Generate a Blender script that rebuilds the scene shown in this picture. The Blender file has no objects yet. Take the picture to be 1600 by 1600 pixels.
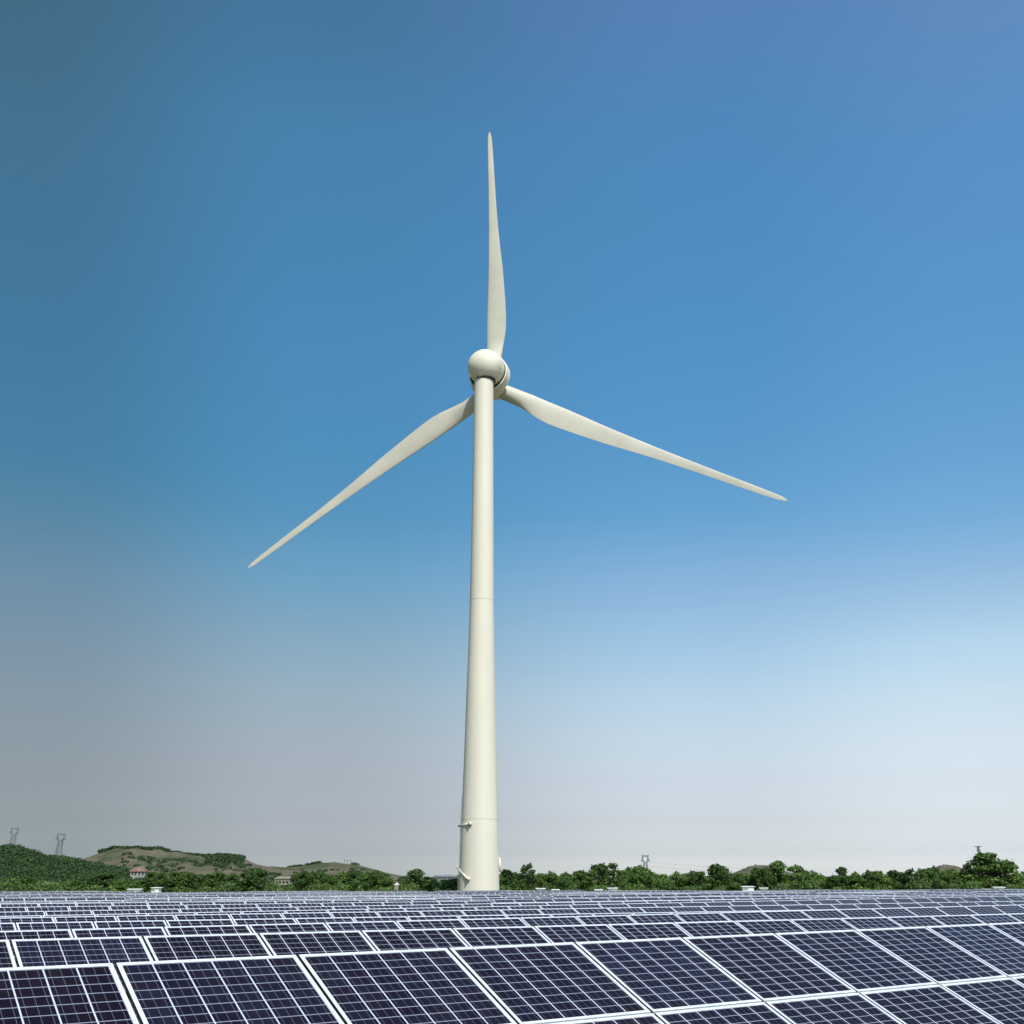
import bpy, math, random
import numpy as np
from mathutils import Vector, Matrix

S = bpy.context.scene
COL = S.collection
CZ = 2.6                                   # eye height above the near ground
F = 1690.0                                 # focal length in pixels of a 1600 px wide picture
PITCH = math.atan(584 / F)

# ------------------------------------------------------------------ camera, sky, sun, exposure
cam_d = bpy.data.cameras.new('camera'); cam = bpy.data.objects.new('camera', cam_d); COL.objects.link(cam)
cam.location = (0, 0, CZ); cam.rotation_euler = (math.radians(90) + PITCH, 0, 0)
cam_d.sensor_width = 36; cam_d.lens = 36 * F / 1600; cam_d.clip_start = 0.1; cam_d.clip_end = 20000
S.camera = cam

SUN_EL = math.radians(50); SUN_AZ = math.radians(163)      # azimuth clockwise from +Y (view direction): behind, to the right
W = bpy.data.worlds.new('World'); S.world = W; W.use_nodes = True
nt = W.node_tree; nt.nodes.clear()
N = nt.nodes.new; L = nt.links.new
sky = N('ShaderNodeTexSky'); sky.sky_type = 'NISHITA'; sky.sun_disc = False
sky.sun_elevation = SUN_EL; sky.sun_rotation = SUN_AZ
sky.altitude = 0; sky.air_density = 1.0; sky.dust_density = 1.2; sky.ozone_density = 3.0
bg = N('ShaderNodeBackground'); bg.inputs['Strength'].default_value = 0.11
out = N('ShaderNodeOutputWorld')
# the air of that day: greyer and dimmer towards the left, whiter towards the sun's side, deeper blue overhead
# (direction east-west, [(sine of elevation, red, green, blue gain), ...])
AIR = [(-0.392, [(0.0058, 0.87, 0.967, 1.104), (0.0265, 0.62, 0.662, 0.802), (0.0514, 0.58, 0.559, 0.617), (0.0816, 0.621, 0.549, 0.541), (0.1173, 0.69, 0.583, 0.535), (0.1533, 0.736, 0.643, 0.559), (0.1947, 0.753, 0.699, 0.607), (0.2465, 0.704, 0.775, 0.689), (0.2979, 0.55, 0.802, 0.744), (0.3484, 0.431, 0.828, 0.81), (0.4451, 0.482, 0.933, 0.911), (0.5745, 0.606, 1.044, 0.955), (0.6412, 0.629, 1.023, 0.864)]), (-0.177, [(0.0063, 1.247, 1.271, 1.467), (0.0284, 0.842, 0.844, 1.033), (0.055, 0.795, 0.72, 0.806), (0.0875, 0.88, 0.731, 0.714), (0.126, 0.986, 0.812, 0.722), (0.1649, 1.035, 0.923, 0.783), (0.2096, 0.963, 0.997, 0.862), (0.2655, 0.753, 1.065, 1.0), (0.3209, 0.577, 1.047, 1.054), (0.3752, 0.544, 1.127, 1.16), (0.4785, 0.631, 1.292, 1.355), (0.6143, 0.743, 1.445, 1.443), (0.6826, 0.744, 1.299, 1.257)]), (0.177, [(0.0063, 2.036, 2.026, 2.316), (0.0284, 1.362, 1.329, 1.563), (0.055, 1.287, 1.149, 1.253), (0.0875, 1.415, 1.19, 1.164), (0.126, 1.58, 1.332, 1.181), (0.1649, 1.598, 1.423, 1.249), (0.2096, 1.438, 1.449, 1.3), (0.2655, 1.24, 1.405, 1.328), (0.3209, 0.83, 1.323, 1.358), (0.3752, 0.746, 1.347, 1.441), (0.4785, 0.749, 1.49, 1.593), (0.6143, 0.892, 1.617, 1.764), (0.6826, 1.136, 1.605, 1.792)]), (0.392, [(0.0058, 2.333, 2.332, 2.716), (0.0265, 1.596, 1.573, 1.898), (0.0514, 1.51, 1.379, 1.5), (0.0816, 1.661, 1.399, 1.371), (0.1173, 1.871, 1.522, 1.343), (0.1533, 1.973, 1.655, 1.378), (0.1947, 1.896, 1.728, 1.442), (0.2465, 1.503, 1.569, 1.422), (0.2979, 1.092, 1.478, 1.456), (0.3484, 0.965, 1.475, 1.526), (0.4451, 0.899, 1.571, 1.682), (0.5745, 1.06, 1.713, 1.87), (0.6412, 1.33, 1.738, 1.819)])]
gen = N('ShaderNodeTexCoord'); sep = N('ShaderNodeSeparateXYZ'); L(gen.outputs['Generated'], sep.inputs[0])
prev = None
for i, (ax, stops) in enumerate(AIR):
    r = N('ShaderNodeValToRGB'); r.color_ramp.interpolation = 'LINEAR'; e = r.color_ramp.elements
    for j, (z, cr, cg, cb) in enumerate(stops):
        el = e[j] if j < 2 else e.new(z)
        el.position = z
    for j, (z, cr, cg, cb) in enumerate(stops): e[j].color = (cr / 3, cg / 3, cb / 3, 1)
    r.color_ramp.interpolation = 'LINEAR'
    L(sep.outputs[2], r.inputs[0])
    if prev is None: prev = r.outputs[0]
    else:
        m = N('ShaderNodeMapRange'); m.interpolation_type = 'SMOOTHSTEP'; m.inputs[1].default_value = AIR[i - 1][0]; m.inputs[2].default_value = ax
        L(sep.outputs[0], m.inputs[0]); x = N('ShaderNodeMix'); x.data_type = 'RGBA'; L(m.outputs[0], x.inputs[0]); L(prev, x.inputs[6]); L(r.outputs[0], x.inputs[7]); prev = x.outputs[2]
sc = N('ShaderNodeVectorMath'); sc.operation = 'SCALE'; sc.inputs[3].default_value = 3.0; L(prev, sc.inputs[0])
mu = N('ShaderNodeVectorMath'); mu.operation = 'MULTIPLY'; L(sky.outputs[0], mu.inputs[0]); L(sc.outputs[0], mu.inputs[1])
L(mu.outputs[0], bg.inputs[0]); L(bg.outputs[0], out.inputs[0])

sd = bpy.data.lights.new('sun', 'SUN'); sun = bpy.data.objects.new('sun', sd); COL.objects.link(sun)
sd.energy = 4.3; sd.angle = math.radians(0.5); sd.color = (1.0, 0.95, 0.84)
sdir = Vector((math.sin(SUN_AZ) * math.cos(SUN_EL), math.cos(SUN_AZ) * math.cos(SUN_EL), math.sin(SUN_EL)))
sun.rotation_euler = sdir.to_track_quat('Z', 'Y').to_euler()
S.view_settings.view_transform = 'Standard'; S.view_settings.look = 'None'
S.view_settings.gamma = 1; S.view_settings.exposure = 0; S.view_settings.use_curve_mapping = False

# ------------------------------------------------------------------ helpers
def ray(x, y):
    """world direction through a point of the photograph, scaled so that dy = 1"""
    xc = (x - 800) / F; yc = (y - 800) / F
    dy = math.cos(PITCH) + yc * math.sin(PITCH); dz = math.sin(PITCH) - yc * math.cos(PITCH)
    return xc / dy, dz / dy
def at(x, y, Y):
    a, b = ray(x, y); return Vector((a * Y, Y, CZ + b * Y))

def tag(o, label=None, cat=None, group=None, kind=None):
    if label: o['label'] = label
    if cat: o['category'] = cat
    if group: o['group'] = group
    if kind: o['kind'] = kind
    return o
def empty(name, loc, rz=0.0):
    o = bpy.data.objects.new(name, None); COL.objects.link(o); o.location = loc; o.rotation_euler = (0, 0, rz)
    o.empty_display_size = 0.5
    return o

class MB:
    """collects shapes, becomes one mesh object"""
    def __init__(s): s.v = []; s.f = []; s.mi = []; s.uv = []; s.sm = []
    def add(s, vs, fs, mi=0, uvs=None, smooth=False):
        b = len(s.v); s.v += [tuple(p) for p in vs]
        for k, f in enumerate(fs):
            s.f.append([b + i for i in f]); s.mi.append(mi); s.sm.append(smooth)
            s.uv.append(uvs[k] if uvs else None)
        return s
    def box(s, c, d, mi=0, M=None):
        x, y, z = d[0] / 2, d[1] / 2, d[2] / 2
        vs = [Vector((sx * x, sy * y, sz * z)) for sz in (-1, 1) for sy in (-1, 1) for sx in (-1, 1)]
        if M is not None: vs = [M @ v for v in vs]
        vs = [v + Vector(c) for v in vs]
        return s.add(vs, [(0, 2, 3, 1), (4, 5, 7, 6), (0, 1, 5, 4), (2, 6, 7, 3), (0, 4, 6, 2), (1, 3, 7, 5)], mi)
    def bar(s, a, b, w, mi=0, n=4, w2=None):
        a = Vector(a); b = Vector(b); d = (b - a)
        if d.length < 1e-6: return s
        q = d.to_track_quat('Z', 'Y'); w2 = w if w2 is None else w2
        vs = []
        for p, r in ((a, w), (b, w2)):
            for k in range(n):
                t = 2 * math.pi * (k + .5) / n
                vs.append(p + q @ Vector((r * math.cos(t), r * math.sin(t), 0)))
        fs = [(k, (k + 1) % n, n + (k + 1) % n, n + k) for k in range(n)] + [tuple(range(n))[::-1], tuple(range(n, 2 * n))]
        return s.add(vs, fs, mi, smooth=n > 6)
    def rings(s, rings, mi=0, cap=True, smooth=True):
        n = len(rings[0]); vs = [p for r in rings for p in r]; fs = []
        for i in range(len(rings) - 1):
            for k in range(n):
                fs.append((i * n + k, i * n + (k + 1) % n, (i + 1) * n + (k + 1) % n, (i + 1) * n + k))
        s.add(vs, fs, mi, smooth=smooth)
        if cap:
            s.add(rings[0], [tuple(range(n))[::-1]], mi); s.add(rings[-1], [tuple(range(n))], mi)
        return s
    def lathe(s, prof, n=48, M=None, mi=0, cap=True):
        rs = []
        for r, z in prof:
            ring = [Vector((r * math.cos(2 * math.pi * k / n), r * math.sin(2 * math.pi * k / n), z)) for k in range(n)]
            if M is not None: ring = [M @ p for p in ring]
            rs.append(ring)
        return s.rings(rs, mi, cap)
    def mesh(s, name, mats):
        me = bpy.data.meshes.new(name); me.from_pydata(s.v, [], s.f)
        for m in mats: me.materials.append(m)
        me.polygons.foreach_set('material_index', s.mi); me.polygons.foreach_set('use_smooth', s.sm)
        if any(u for u in s.uv):
            ul = me.uv_layers.new(name='UVMap'); k = 0
            for f, u in zip(s.f, s.uv):
                for j in range(len(f)):
                    if u: ul.data[k].uv = u[j]
                    k += 1
        me.update(); return me
    def build(s, name, mats, parent=None):
        if not isinstance(mats, (list, tuple)): mats = [mats]
        o = bpy.data.objects.new(name, s.mesh(name, mats)); COL.objects.link(o); o.parent = parent
        return o

def copy_tree(o, parent=None):
    c = o.copy(); COL.objects.link(c); c.parent = parent
    for ch in list(o.children): copy_tree(ch, c)
    return c

# ------------------------------------------------------------------ materials
def newmat(name):
    m = bpy.data.materials.new(name); m.use_nodes = True
    return m, m.node_tree, m.node_tree.nodes['Principled BSDF']
def noise_mat(name, c1, c2, scale=1.0, rough=0.6, detail=4, lo=.35, hi=.65, bump=0.0, spec=0.5, metallic=0, coords='Object', stretch=None):
    m, t, p = newmat(name)
    tc = t.nodes.new('ShaderNodeTexCoord'); nz = t.nodes.new('ShaderNodeTexNoise'); r = t.nodes.new('ShaderNodeValToRGB')
    nz.inputs['Scale'].default_value = scale; nz.inputs['Detail'].default_value = detail
    src = tc.outputs[coords]
    if stretch:
        mp = t.nodes.new('ShaderNodeMapping'); mp.inputs['Scale'].default_value = stretch
        t.links.new(src, mp.inputs[0]); src = mp.outputs[0]
    t.links.new(src, nz.inputs['Vector']); t.links.new(nz.outputs[0], r.inputs[0]); t.links.new(r.outputs[0], p.inputs['Base Color'])
    r.color_ramp.elements[0].position = lo; r.color_ramp.elements[1].position = hi
    r.color_ramp.elements[0].color = (*c1, 1); r.color_ramp.elements[1].color = (*c2, 1)
    p.inputs['Roughness'].default_value = rough; p.inputs['Specular IOR Level'].default_value = spec; p.inputs['Metallic'].default_value = metallic
    if bump:
        b = t.nodes.new('ShaderNodeBump'); b.inputs['Strength'].default_value = bump; b.inputs['Distance'].default_value = .1
        t.links.new(nz.outputs[0], b.inputs['Height']); t.links.new(b.outputs[0], p.inputs['Normal'])
    return m

M_TOWER = noise_mat('cream_paint', (.65, .60, .50), (.70, .65, .55), .25, .6, 5, .3, .7, stretch=(1, 1, .12))
M_BLADE = noise_mat('grey_cream_gelcoat', (.52, .49, .41), (.60, .565, .48), .12, .6, 5, .3, .7)
M_BULB = noise_mat('bulb_paint', (.69, .65, .53), (.74, .70, .58), .3, .6, 4, .3, .7)
M_DARK = noise_mat('near_black', (.015, .015, .014), (.03, .03, .025), 2, .7)  # near-black tone for the rotor gap, collar recess, groove and bolts
M_SEAM = noise_mat('seam_grime', (.54, .50, .41), (.60, .56, .47), 1, .6)
M_STEEL = noise_mat('galvanised_steel', (.30, .31, .32), (.40, .41, .42), 6, .5, metallic=.3)
M_PYLON = noise_mat('weathered_pylon_steel', (.13, .145, .15), (.2, .215, .22), .3, .7)
M_GAPSHADE = noise_mat('painted_gap_shade', (.012, .012, .013), (.02, .02, .022), 4, .8)  # near-black standing in for the shade between panels
M_FRAME = noise_mat('anodised_white_frame', (.60, .62, .68), (.72, .74, .80), 8, .38)
M_BACK = noise_mat('white_backsheet', (.6, .6, .62), (.68, .68, .7), 3, .6)
M_WHITE = noise_mat('white_box_paint', (.70, .71, .70), (.82, .82, .80), 1, .5)
M_VENT = noise_mat('grey_vent', (.25, .27, .27), (.35, .36, .36), 2, .6)
M_GROUND = noise_mat('dry_grass_ground', (.07, .09, .035), (.27, .22, .13), .25, .95, 8, .35, .68, spec=.1)
M_BARK = noise_mat('bark', (.05, .04, .03), (.11, .09, .07), 5, .9, stretch=(1, 1, .2))

def hill_mat(name, g1, g2, b1, b2, scale, lo, hi):
    m, t, p = newmat(name); nd = t.nodes.new; lk = t.links.new
    tc = nd('ShaderNodeTexCoord')
    mp = nd('ShaderNodeMapping'); mp.inputs['Scale'].default_value = (1, .55, 3.2); lk(tc.outputs['Object'], mp.inputs[0])
    n1 = nd('ShaderNodeTexNoise'); n1.inputs['Scale'].default_value = scale; n1.inputs['Detail'].default_value = 7; n1.inputs['Roughness'].default_value = .62
    n2 = nd('ShaderNodeTexNoise'); n2.inputs['Scale'].default_value = scale * 7; n2.inputs['Detail'].default_value = 5
    lk(mp.outputs[0], n1.inputs['Vector']); lk(mp.outputs[0], n2.inputs['Vector'])
    def rmp(src, ca, cb, a=.35, b=.65):
        r = nd('ShaderNodeValToRGB'); r.color_ramp.elements[0].color = (*ca, 1); r.color_ramp.elements[1].color = (*cb, 1)
        r.color_ramp.elements[0].position = a; r.color_ramp.elements[1].position = b; lk(src, r.inputs[0]); return r
    rg = rmp(n2.outputs[0], g1, g2); rb = rmp(n2.outputs[0], b1, b2); rm = rmp(n1.outputs[0], (0, 0, 0), (1, 1, 1), lo, hi)
    mx = nd('ShaderNodeMix'); mx.data_type = 'RGBA'
    lk(rm.outputs[0], mx.inputs[0]); lk(rg.outputs[0], mx.inputs[6]); lk(rb.outputs[0], mx.inputs[7]); lk(mx.outputs[2], p.inputs['Base Color'])
    p.inputs['Roughness'].default_value = .95; p.inputs['Specular IOR Level'].default_value = .1
    return m
M_HGREEN = hill_mat('scrub_covered_slope', (.022, .05, .018), (.035, .07, .024), (.05, .08, .03), (.12, .12, .07), .035, .6, .8)
M_HBROWN = hill_mat('bare_brown_slope', (.045, .065, .026), (.075, .085, .042), (.10, .088, .058), (.165, .135, .092), .018, .38, .54)
M_HFAR = hill_mat('far_ridge_ground', (.05, .08, .05), (.07, .1, .06), (.12, .12, .1), (.15, .14, .12), .01, .45, .6)

def leaf_mat(name, c1, c2, c3):
    m, t, p = newmat(name); nd = t.nodes.new; lk = t.links.new
    g = nd('ShaderNodeNewGeometry'); r = nd('ShaderNodeValToRGB')
    e = r.color_ramp.elements; e[0].color = (*c1, 1); e[1].color = (*c3, 1); e.new(.55).color = (*c2, 1)
    oi = nd('ShaderNodeObjectInfo'); hs = nd('ShaderNodeHueSaturation')
    lk(g.outputs['Random Per Island'], r.inputs[0])
    mr = nd('ShaderNodeMapRange'); mr.inputs[3].default_value = .72; mr.inputs[4].default_value = 1.3
    lk(oi.outputs['Random'], mr.inputs[0]); lk(mr.outputs[0], hs.inputs['Value']); lk(r.outputs[0], hs.inputs['Color'])
    lk(hs.outputs[0], p.inputs['Base Color']); p.inputs['Roughness'].default_value = .6; p.inputs['Specular IOR Level'].default_value = .25
    tr = nd('ShaderNodeBsdfTranslucent'); lk(hs.outputs[0], tr.inputs[0]); ms = nd('ShaderNodeMixShader'); ms.inputs[0].default_value = .3
    o = t.nodes['Material Output']; lk(p.outputs[0], ms.inputs[1]); lk(tr.outputs[0], ms.inputs[2]); lk(ms.outputs[0], o.inputs[0])
    return m
M_LEAF = leaf_mat('broadleaf_foliage', (.052, .10, .022), (.105, .185, .040), (.18, .28, .064))
M_LEAFD = leaf_mat('dark_foliage', (.036, .076, .019), (.070, .136, .031), (.12, .205, .050))
M_LEAFH = leaf_mat('hill_wood_foliage', (.030, .058, .020), (.042, .080, .026), (.058, .104, .034))
M_LEAFL = leaf_mat('light_bush_foliage', (.06, .11, .03), (.09, .16, .042), (.14, .21, .065))

def cell_mat():
    m, t, p = newmat('solar_cells'); nd = t.nodes.new; lk = t.links.new
    def math_(op, a, b=None, c=None):
        n = nd('ShaderNodeMath'); n.operation = op
        for i, v in enumerate((a, b, c)):
            if v is None: continue
            if hasattr(v, 'is_linked') or hasattr(v, 'links'): lk(v, n.inputs[i])
            else: n.inputs[i].default_value = v
        return n.outputs[0]
    uv = nd('ShaderNodeUVMap'); uv.uv_map = 'UVMap'; sp = nd('ShaderNodeSeparateXYZ'); lk(uv.outputs[0], sp.inputs[0])
    u, v = sp.outputs[0], sp.outputs[1]
    fu = math_('FRACT', u); fv = math_('FRACT', v)
    du = math_('ABSOLUTE', math_('SUBTRACT', fu, .5)); dv = math_('ABSOLUTE', math_('SUBTRACT', fv, .5))
    colline = math_('GREATER_THAN', du, .5 - .026)
    rowline = math_('GREATER_THAN', dv, .5 - .040)
    # three busbars across each cell
    b3 = math_('FRACT', math_('MULTIPLY', fu, 3.0)); bus = math_('LESS_THAN', math_('ABSOLUTE', math_('SUBTRACT', b3, .5)), .030)
    cu = math_('FLOOR', u); cv = math_('FLOOR', v); pu = math_('FLOOR', math_('DIVIDE', u, 6.0)); pv = math_('FLOOR', math_('DIVIDE', v, 10.0))
    oi = nd('ShaderNodeObjectInfo')
    c1 = nd('ShaderNodeCombineXYZ'); lk(cu, c1.inputs[0]); lk(cv, c1.inputs[1]); lk(math_('MULTIPLY', oi.outputs['Random'], 97.0), c1.inputs[2])
    w1 = nd('ShaderNodeTexWhiteNoise'); lk(c1.outputs[0], w1.inputs['Vector'])
    c2 = nd('ShaderNodeCombineXYZ'); lk(pu, c2.inputs[0]); lk(pv, c2.inputs[1]); lk(math_('MULTIPLY', oi.outputs['Random'], 53.0), c2.inputs[2])
    w2 = nd('ShaderNodeTexWhiteNoise'); lk(c2.outputs[0], w2.inputs['Vector'])
    rp = nd('ShaderNodeValToRGB'); e = rp.color_ramp.elements
    e[0].color = (.0085, .0058, .0112, 1); e[1].color = (.0150, .020, .044, 1); e[1].position = 1
    e.new(.5).color = (.0095, .0072, .0150, 1); e.new(.8).color = (.0115, .0108, .0235, 1)
    # crystal grain inside each cell
    vo = nd('ShaderNodeTexVoronoi'); vo.inputs['Scale'].default_value = 9; lk(uv.outputs[0], vo.inputs['Vector'])
    sepc = nd('ShaderNodeSeparateColor'); lk(vo.outputs['Color'], sepc.inputs[0])
    k = math_('ADD', math_('MULTIPLY', w2.outputs[0], .66), math_('MULTIPLY', w1.outputs[0], .24))
    k = math_('ADD', k, math_('MULTIPLY', sepc.outputs[0], .10)); lk(k, rp.inputs[0])
    def mix(fac, ca, cb):
        n = nd('ShaderNodeMix'); n.data_type = 'RGBA'; lk(fac, n.inputs[0])
        if isinstance(ca, tuple): n.inputs[6].default_value = (*ca, 1)
        else: lk(ca, n.inputs[6])
        n.inputs[7].default_value = (*cb, 1); return n.outputs[2]
    c = mix(math_('MULTIPLY', bus, .30), rp.outputs[0], (.25, .27, .36))
    c = mix(math_('MULTIPLY', rowline, .65), c, (.34, .37, .48))
    c = mix(colline, c, (.50, .53, .65))
    dz = nd('ShaderNodeTexNoise'); dz.inputs['Scale'].default_value = .45; dz.inputs['Detail'].default_value = 8; dz.inputs['Roughness'].default_value = .7
    dm = nd('ShaderNodeMapping'); dm.inputs['Scale'].default_value = (1.6, .35, 1); lk(uv.outputs[0], dm.inputs[0])
    off = nd('ShaderNodeCombineXYZ'); lk(math_('MULTIPLY', oi.outputs['Random'], 50.0), off.inputs[0]); lk(off.outputs[0], dm.inputs['Location']); lk(dm.outputs[0], dz.inputs['Vector'])
    dr = nd('ShaderNodeMapRange'); dr.inputs[1].default_value = .45; dr.inputs[2].default_value = .8; dr.inputs[4].default_value = .045; lk(dz.outputs[0], dr.inputs[0])
    c = mix(dr.outputs[0], c, (.20, .18, .15))
    lk(c, p.inputs['Base Color'])
    p.inputs['Roughness'].default_value = .17; p.inputs['Specular IOR Level'].default_value = .05; p.inputs['IOR'].default_value = 1.3
    # faint dust
    nz = nd('ShaderNodeTexNoise'); nz.inputs['Scale'].default_value = .6; nz.inputs['Detail'].default_value = 6; lk(uv.outputs[0], nz.inputs['Vector'])
    rr = nd('ShaderNodeMapRange'); rr.inputs[3].default_value = .13; rr.inputs[4].default_value = .30; lk(nz.outputs[0], rr.inputs[0]); lk(rr.outputs[0], p.inputs['Roughness'])
    return m
M_CELL = cell_mat()

# ------------------------------------------------------------------ ground
# solar rows: unit vectors fitted to the photograph
ROW = Vector((.7951, .6065, .0)).normalized(); PERP = Vector((-ROW.y, ROW.x, 0))
DOWN = Vector((.5416, -.7070, -.4548)).normalized()
PW, PH, GAPU, GAPV = 1.65, 1.3296, .034, .022        # pitch of the panels along and down the slope
P1 = Vector((-3.271, 9.634, CZ - .62))
S1 = P1.dot(PERP); T1 = P1.dot(ROW)
RS = 5.56
# (perpendicular distance, picture row where the top edge meets the left side of the photograph)
HY = [(9.64, 1515.5), (15.2, 1469), (20.8, 1454.5), (26.3, 1442.2), (31.9, 1434.4), (37.5, 1431), (43, 1424.4), (48.6, 1421.2), (54, 1418.6), (64, 1415), (79, 1410.5), (110, 1406.5), (164, 1403), (230, 1398), (297, 1394.2), (400, 1391)]
HS = [(a, -ray(0, b)[1] * a / (PERP.y + ray(0, b)[0] * PERP.x)) for a, b in HY]
def drop(s): return float(np.interp(s, [a for a, b in HS], [b for a, b in HS]))
def top_z(s, t):                                      # height of a table's top edge
    return CZ - drop(s) + .0022 * (t - .235 * s)
def ground_z(x, y):
    s = x * PERP.x + y * PERP.y; t = x * ROW.x + y * ROW.y
    s = min(max(s, 0), 400); t = max(-200, min(t, 350))
    return top_z(s, t) - 2.02

def build_ground():
    xs = sorted(set(list(np.linspace(-260, 260, 66)) + [-6000, -3000, -1500, -800, -450, 450, 800, 1500, 3000, 6000]))
    ys = sorted(set([-400, -100] + list(np.linspace(-20, 420, 56)) + [600, 900, 1400, 2400, 4500, 9000]))
    mb = MB(); vs = []; rnd = random.Random(4)
    for y in ys:
        for x in xs:
            vs.append((x, y, ground_z(x, y) + rnd.uniform(-.05, .05)))
    n = len(xs)
    mb.add(vs, [(j * n + i, j * n + i + 1, (j + 1) * n + i + 1, (j + 1) * n + i) for j in range(len(ys) - 1) for i in range(n - 1)], smooth=True)
    tag(mb.build('ground', M_GROUND), kind='structure')
build_ground()

# ------------------------------------------------------------------ hills
class Hill:
    def __init__(s, prof, Y, depth, back=None):
        s.px = [a for a, b in prof]; s.py = [b for a, b in prof]; s.Y = Y; s.dp = depth; s.bk = back or depth
        s.rnd = random.Random(int(Y))
        s.ph = [s.rnd.uniform(0, 6) for _ in range(8)]
    def z(s, px, w):
        """px: picture column, w: -1 front foot .. 0 ridge .. 1 back foot"""
        y = float(np.interp(px, s.px, s.py)); top = at(px, y, s.Y).z
        base = -2.5
        k = math.cos(min(1, abs(w)) * math.pi / 2) ** 1.15
        if w < 0: k += .05 * math.sin(px * .07 + s.ph[0] + w * 5) * math.sin(-w * math.pi) + .03 * math.sin(px * .19 + s.ph[1] - w * 9) * math.sin(-w * math.pi)
        return base + max(0, (top - base)) * max(k, 0)
    def pt(s, px, w):
        Y = s.Y + (w * s.dp if w < 0 else w * s.bk)
        X = ray(px, float(np.interp(px, s.px, s.py)))[0] * Y
        return Vector((X, Y, s.z(px, w)))
    def build(s, mat, step=6, nw=16):
        xs = np.arange(s.px[0], s.px[-1] + step, step); ws = np.linspace(-1, 1, 2 * nw + 1)
        vs = [s.pt(float(x), float(w)) for w in ws for x in xs]; n = len(xs)
        mb = MB(); mb.add(vs, [(j * n + i, j * n + i + 1, (j + 1) * n + i + 1, (j + 1) * n + i) for j in range(len(ws) - 1) for i in range(n - 1)], smooth=True)
        return tag(mb.build('hill', mat), kind='structure')
HA = Hill([(a, b + 5) for a, b in [(-260, 1345), (-160, 1325), (-80, 1322), (0, 1324), (12, 1322), (30, 1326), (45, 1330), (60, 1335), (70, 1338), (85, 1338), (100, 1340), (115, 1343), (130, 1347), (150, 1351), (170, 1354), (190, 1357), (215, 1362), (240, 1370), (290, 1386)]], 640, 210)
HB = Hill([(60, 1384), (100, 1356), (125, 1344), (145, 1337), (160, 1331.5), (180, 1328), (215, 1326), (250, 1328), (262, 1332), (280, 1334), (320, 1338.5), (330, 1338), (350, 1338), (370, 1340), (385, 1343.5), (400, 1350), (420, 1355), (440, 1360), (480, 1374), (520, 1386)], 1050, 300)
HC = Hill([(330, 1384), (380, 1362), (400, 1353.5), (430, 1355), (455, 1355.5), (480, 1352), (500, 1348.5), (520, 1348.2), (540, 1350), (560, 1351.5), (580, 1357), (600, 1363), (625, 1368.5), (650, 1371), (680, 1370.5), (705, 1371), (716, 1367), (730, 1367), (770, 1371), (810, 1368), (850, 1366), (880, 1370), (950, 1386)], 1450, 350)
HD = Hill([(1090, 1386), (1120, 1374), (1140, 1366.5), (1155, 1360), (1170, 1354.5), (1183, 1352), (1195, 1352), (1210, 1355), (1240, 1365), (1270, 1376), (1300, 1386)], 1250, 260)
HE = Hill([(1400, 1386), (1435, 1374), (1452, 1361), (1463, 1354.5), (1478, 1351), (1493, 1352.5), (1508, 1358), (1530, 1368), (1570, 1386)], 1150, 240)
HF = Hill([(-500, 1376), (0, 1372), (300, 1376), (640, 1375), (900, 1378), (1180, 1376), (1270, 1371.5), (1310, 1370), (1380, 1373), (1500, 1376), (1700, 1371), (2100, 1375)], 2900, 500)
HA.build(M_HGREEN, 5); HB.build(M_HBROWN, 5); HC.build(M_HBROWN, 6); HD.build(M_HBROWN, 6); HE.build(M_HBROWN, 6); HF.build(M_HFAR, 30, 6)

# ------------------------------------------------------------------ foliage
def leaf_cloud(blobs, per, size, seed, flat=.75):
    """many small leaf faces spread over clumps; blobs = (x, y, z, rx, ry, rz)"""
    rg = np.random.default_rng(seed); P = []; R = []
    for (x, y, z, rx, ry, rz) in blobs:
        n = max(4, int(per * (rx * ry * rz) ** .62))
        d = rg.normal(size=(n, 3)); d /= np.linalg.norm(d, axis=1)[:, None]
        rad = rg.uniform(.25, 1.0, n) ** .45 * (1 + .16 * rg.normal(size=n))
        c = d * rad[:, None] * np.array([rx, ry, rz]) + np.array([x, y, z])
        P.append(c); R.append(d)
    P = np.concatenate(P); R = np.concatenate(R); n = len(P)
    nrm = R * .6 + rg.normal(size=(n, 3)) * .55 + np.array([0, 0, .35]); nrm /= np.linalg.norm(nrm, axis=1)[:, None]
    a = np.cross(nrm, rg.normal(size=(n, 3))); a /= np.linalg.norm(a, axis=1)[:, None]; b = np.cross(nrm, a)
    sz = size * rg.uniform(.55, 1.35, n)[:, None]
    bend = nrm * sz * rg.uniform(-.25, .25, n)[:, None]
    V = np.stack([P - a * sz, P - b * sz * flat + bend, P + a * sz, P + b * sz * flat + bend], 1).reshape(-1, 3)
    return V
def cloud_mesh(name, V, mat):
    me = bpy.data.meshes.new(name); n = len(V) // 4
    me.vertices.add(len(V)); me.vertices.foreach_set('co', V.astype(np.float32).ravel())
    me.loops.add(n * 4); me.loops.foreach_set('vertex_index', np.arange(n * 4, dtype=np.int32))
    me.polygons.add(n); me.polygons.foreach_set('loop_start', np.arange(n, dtype=np.int32) * 4); me.polygons.foreach_set('loop_total', np.full(n, 4, dtype=np.int32))
    me.materials.append(mat); me.update(calc_edges=True); me.validate(); return me

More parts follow.
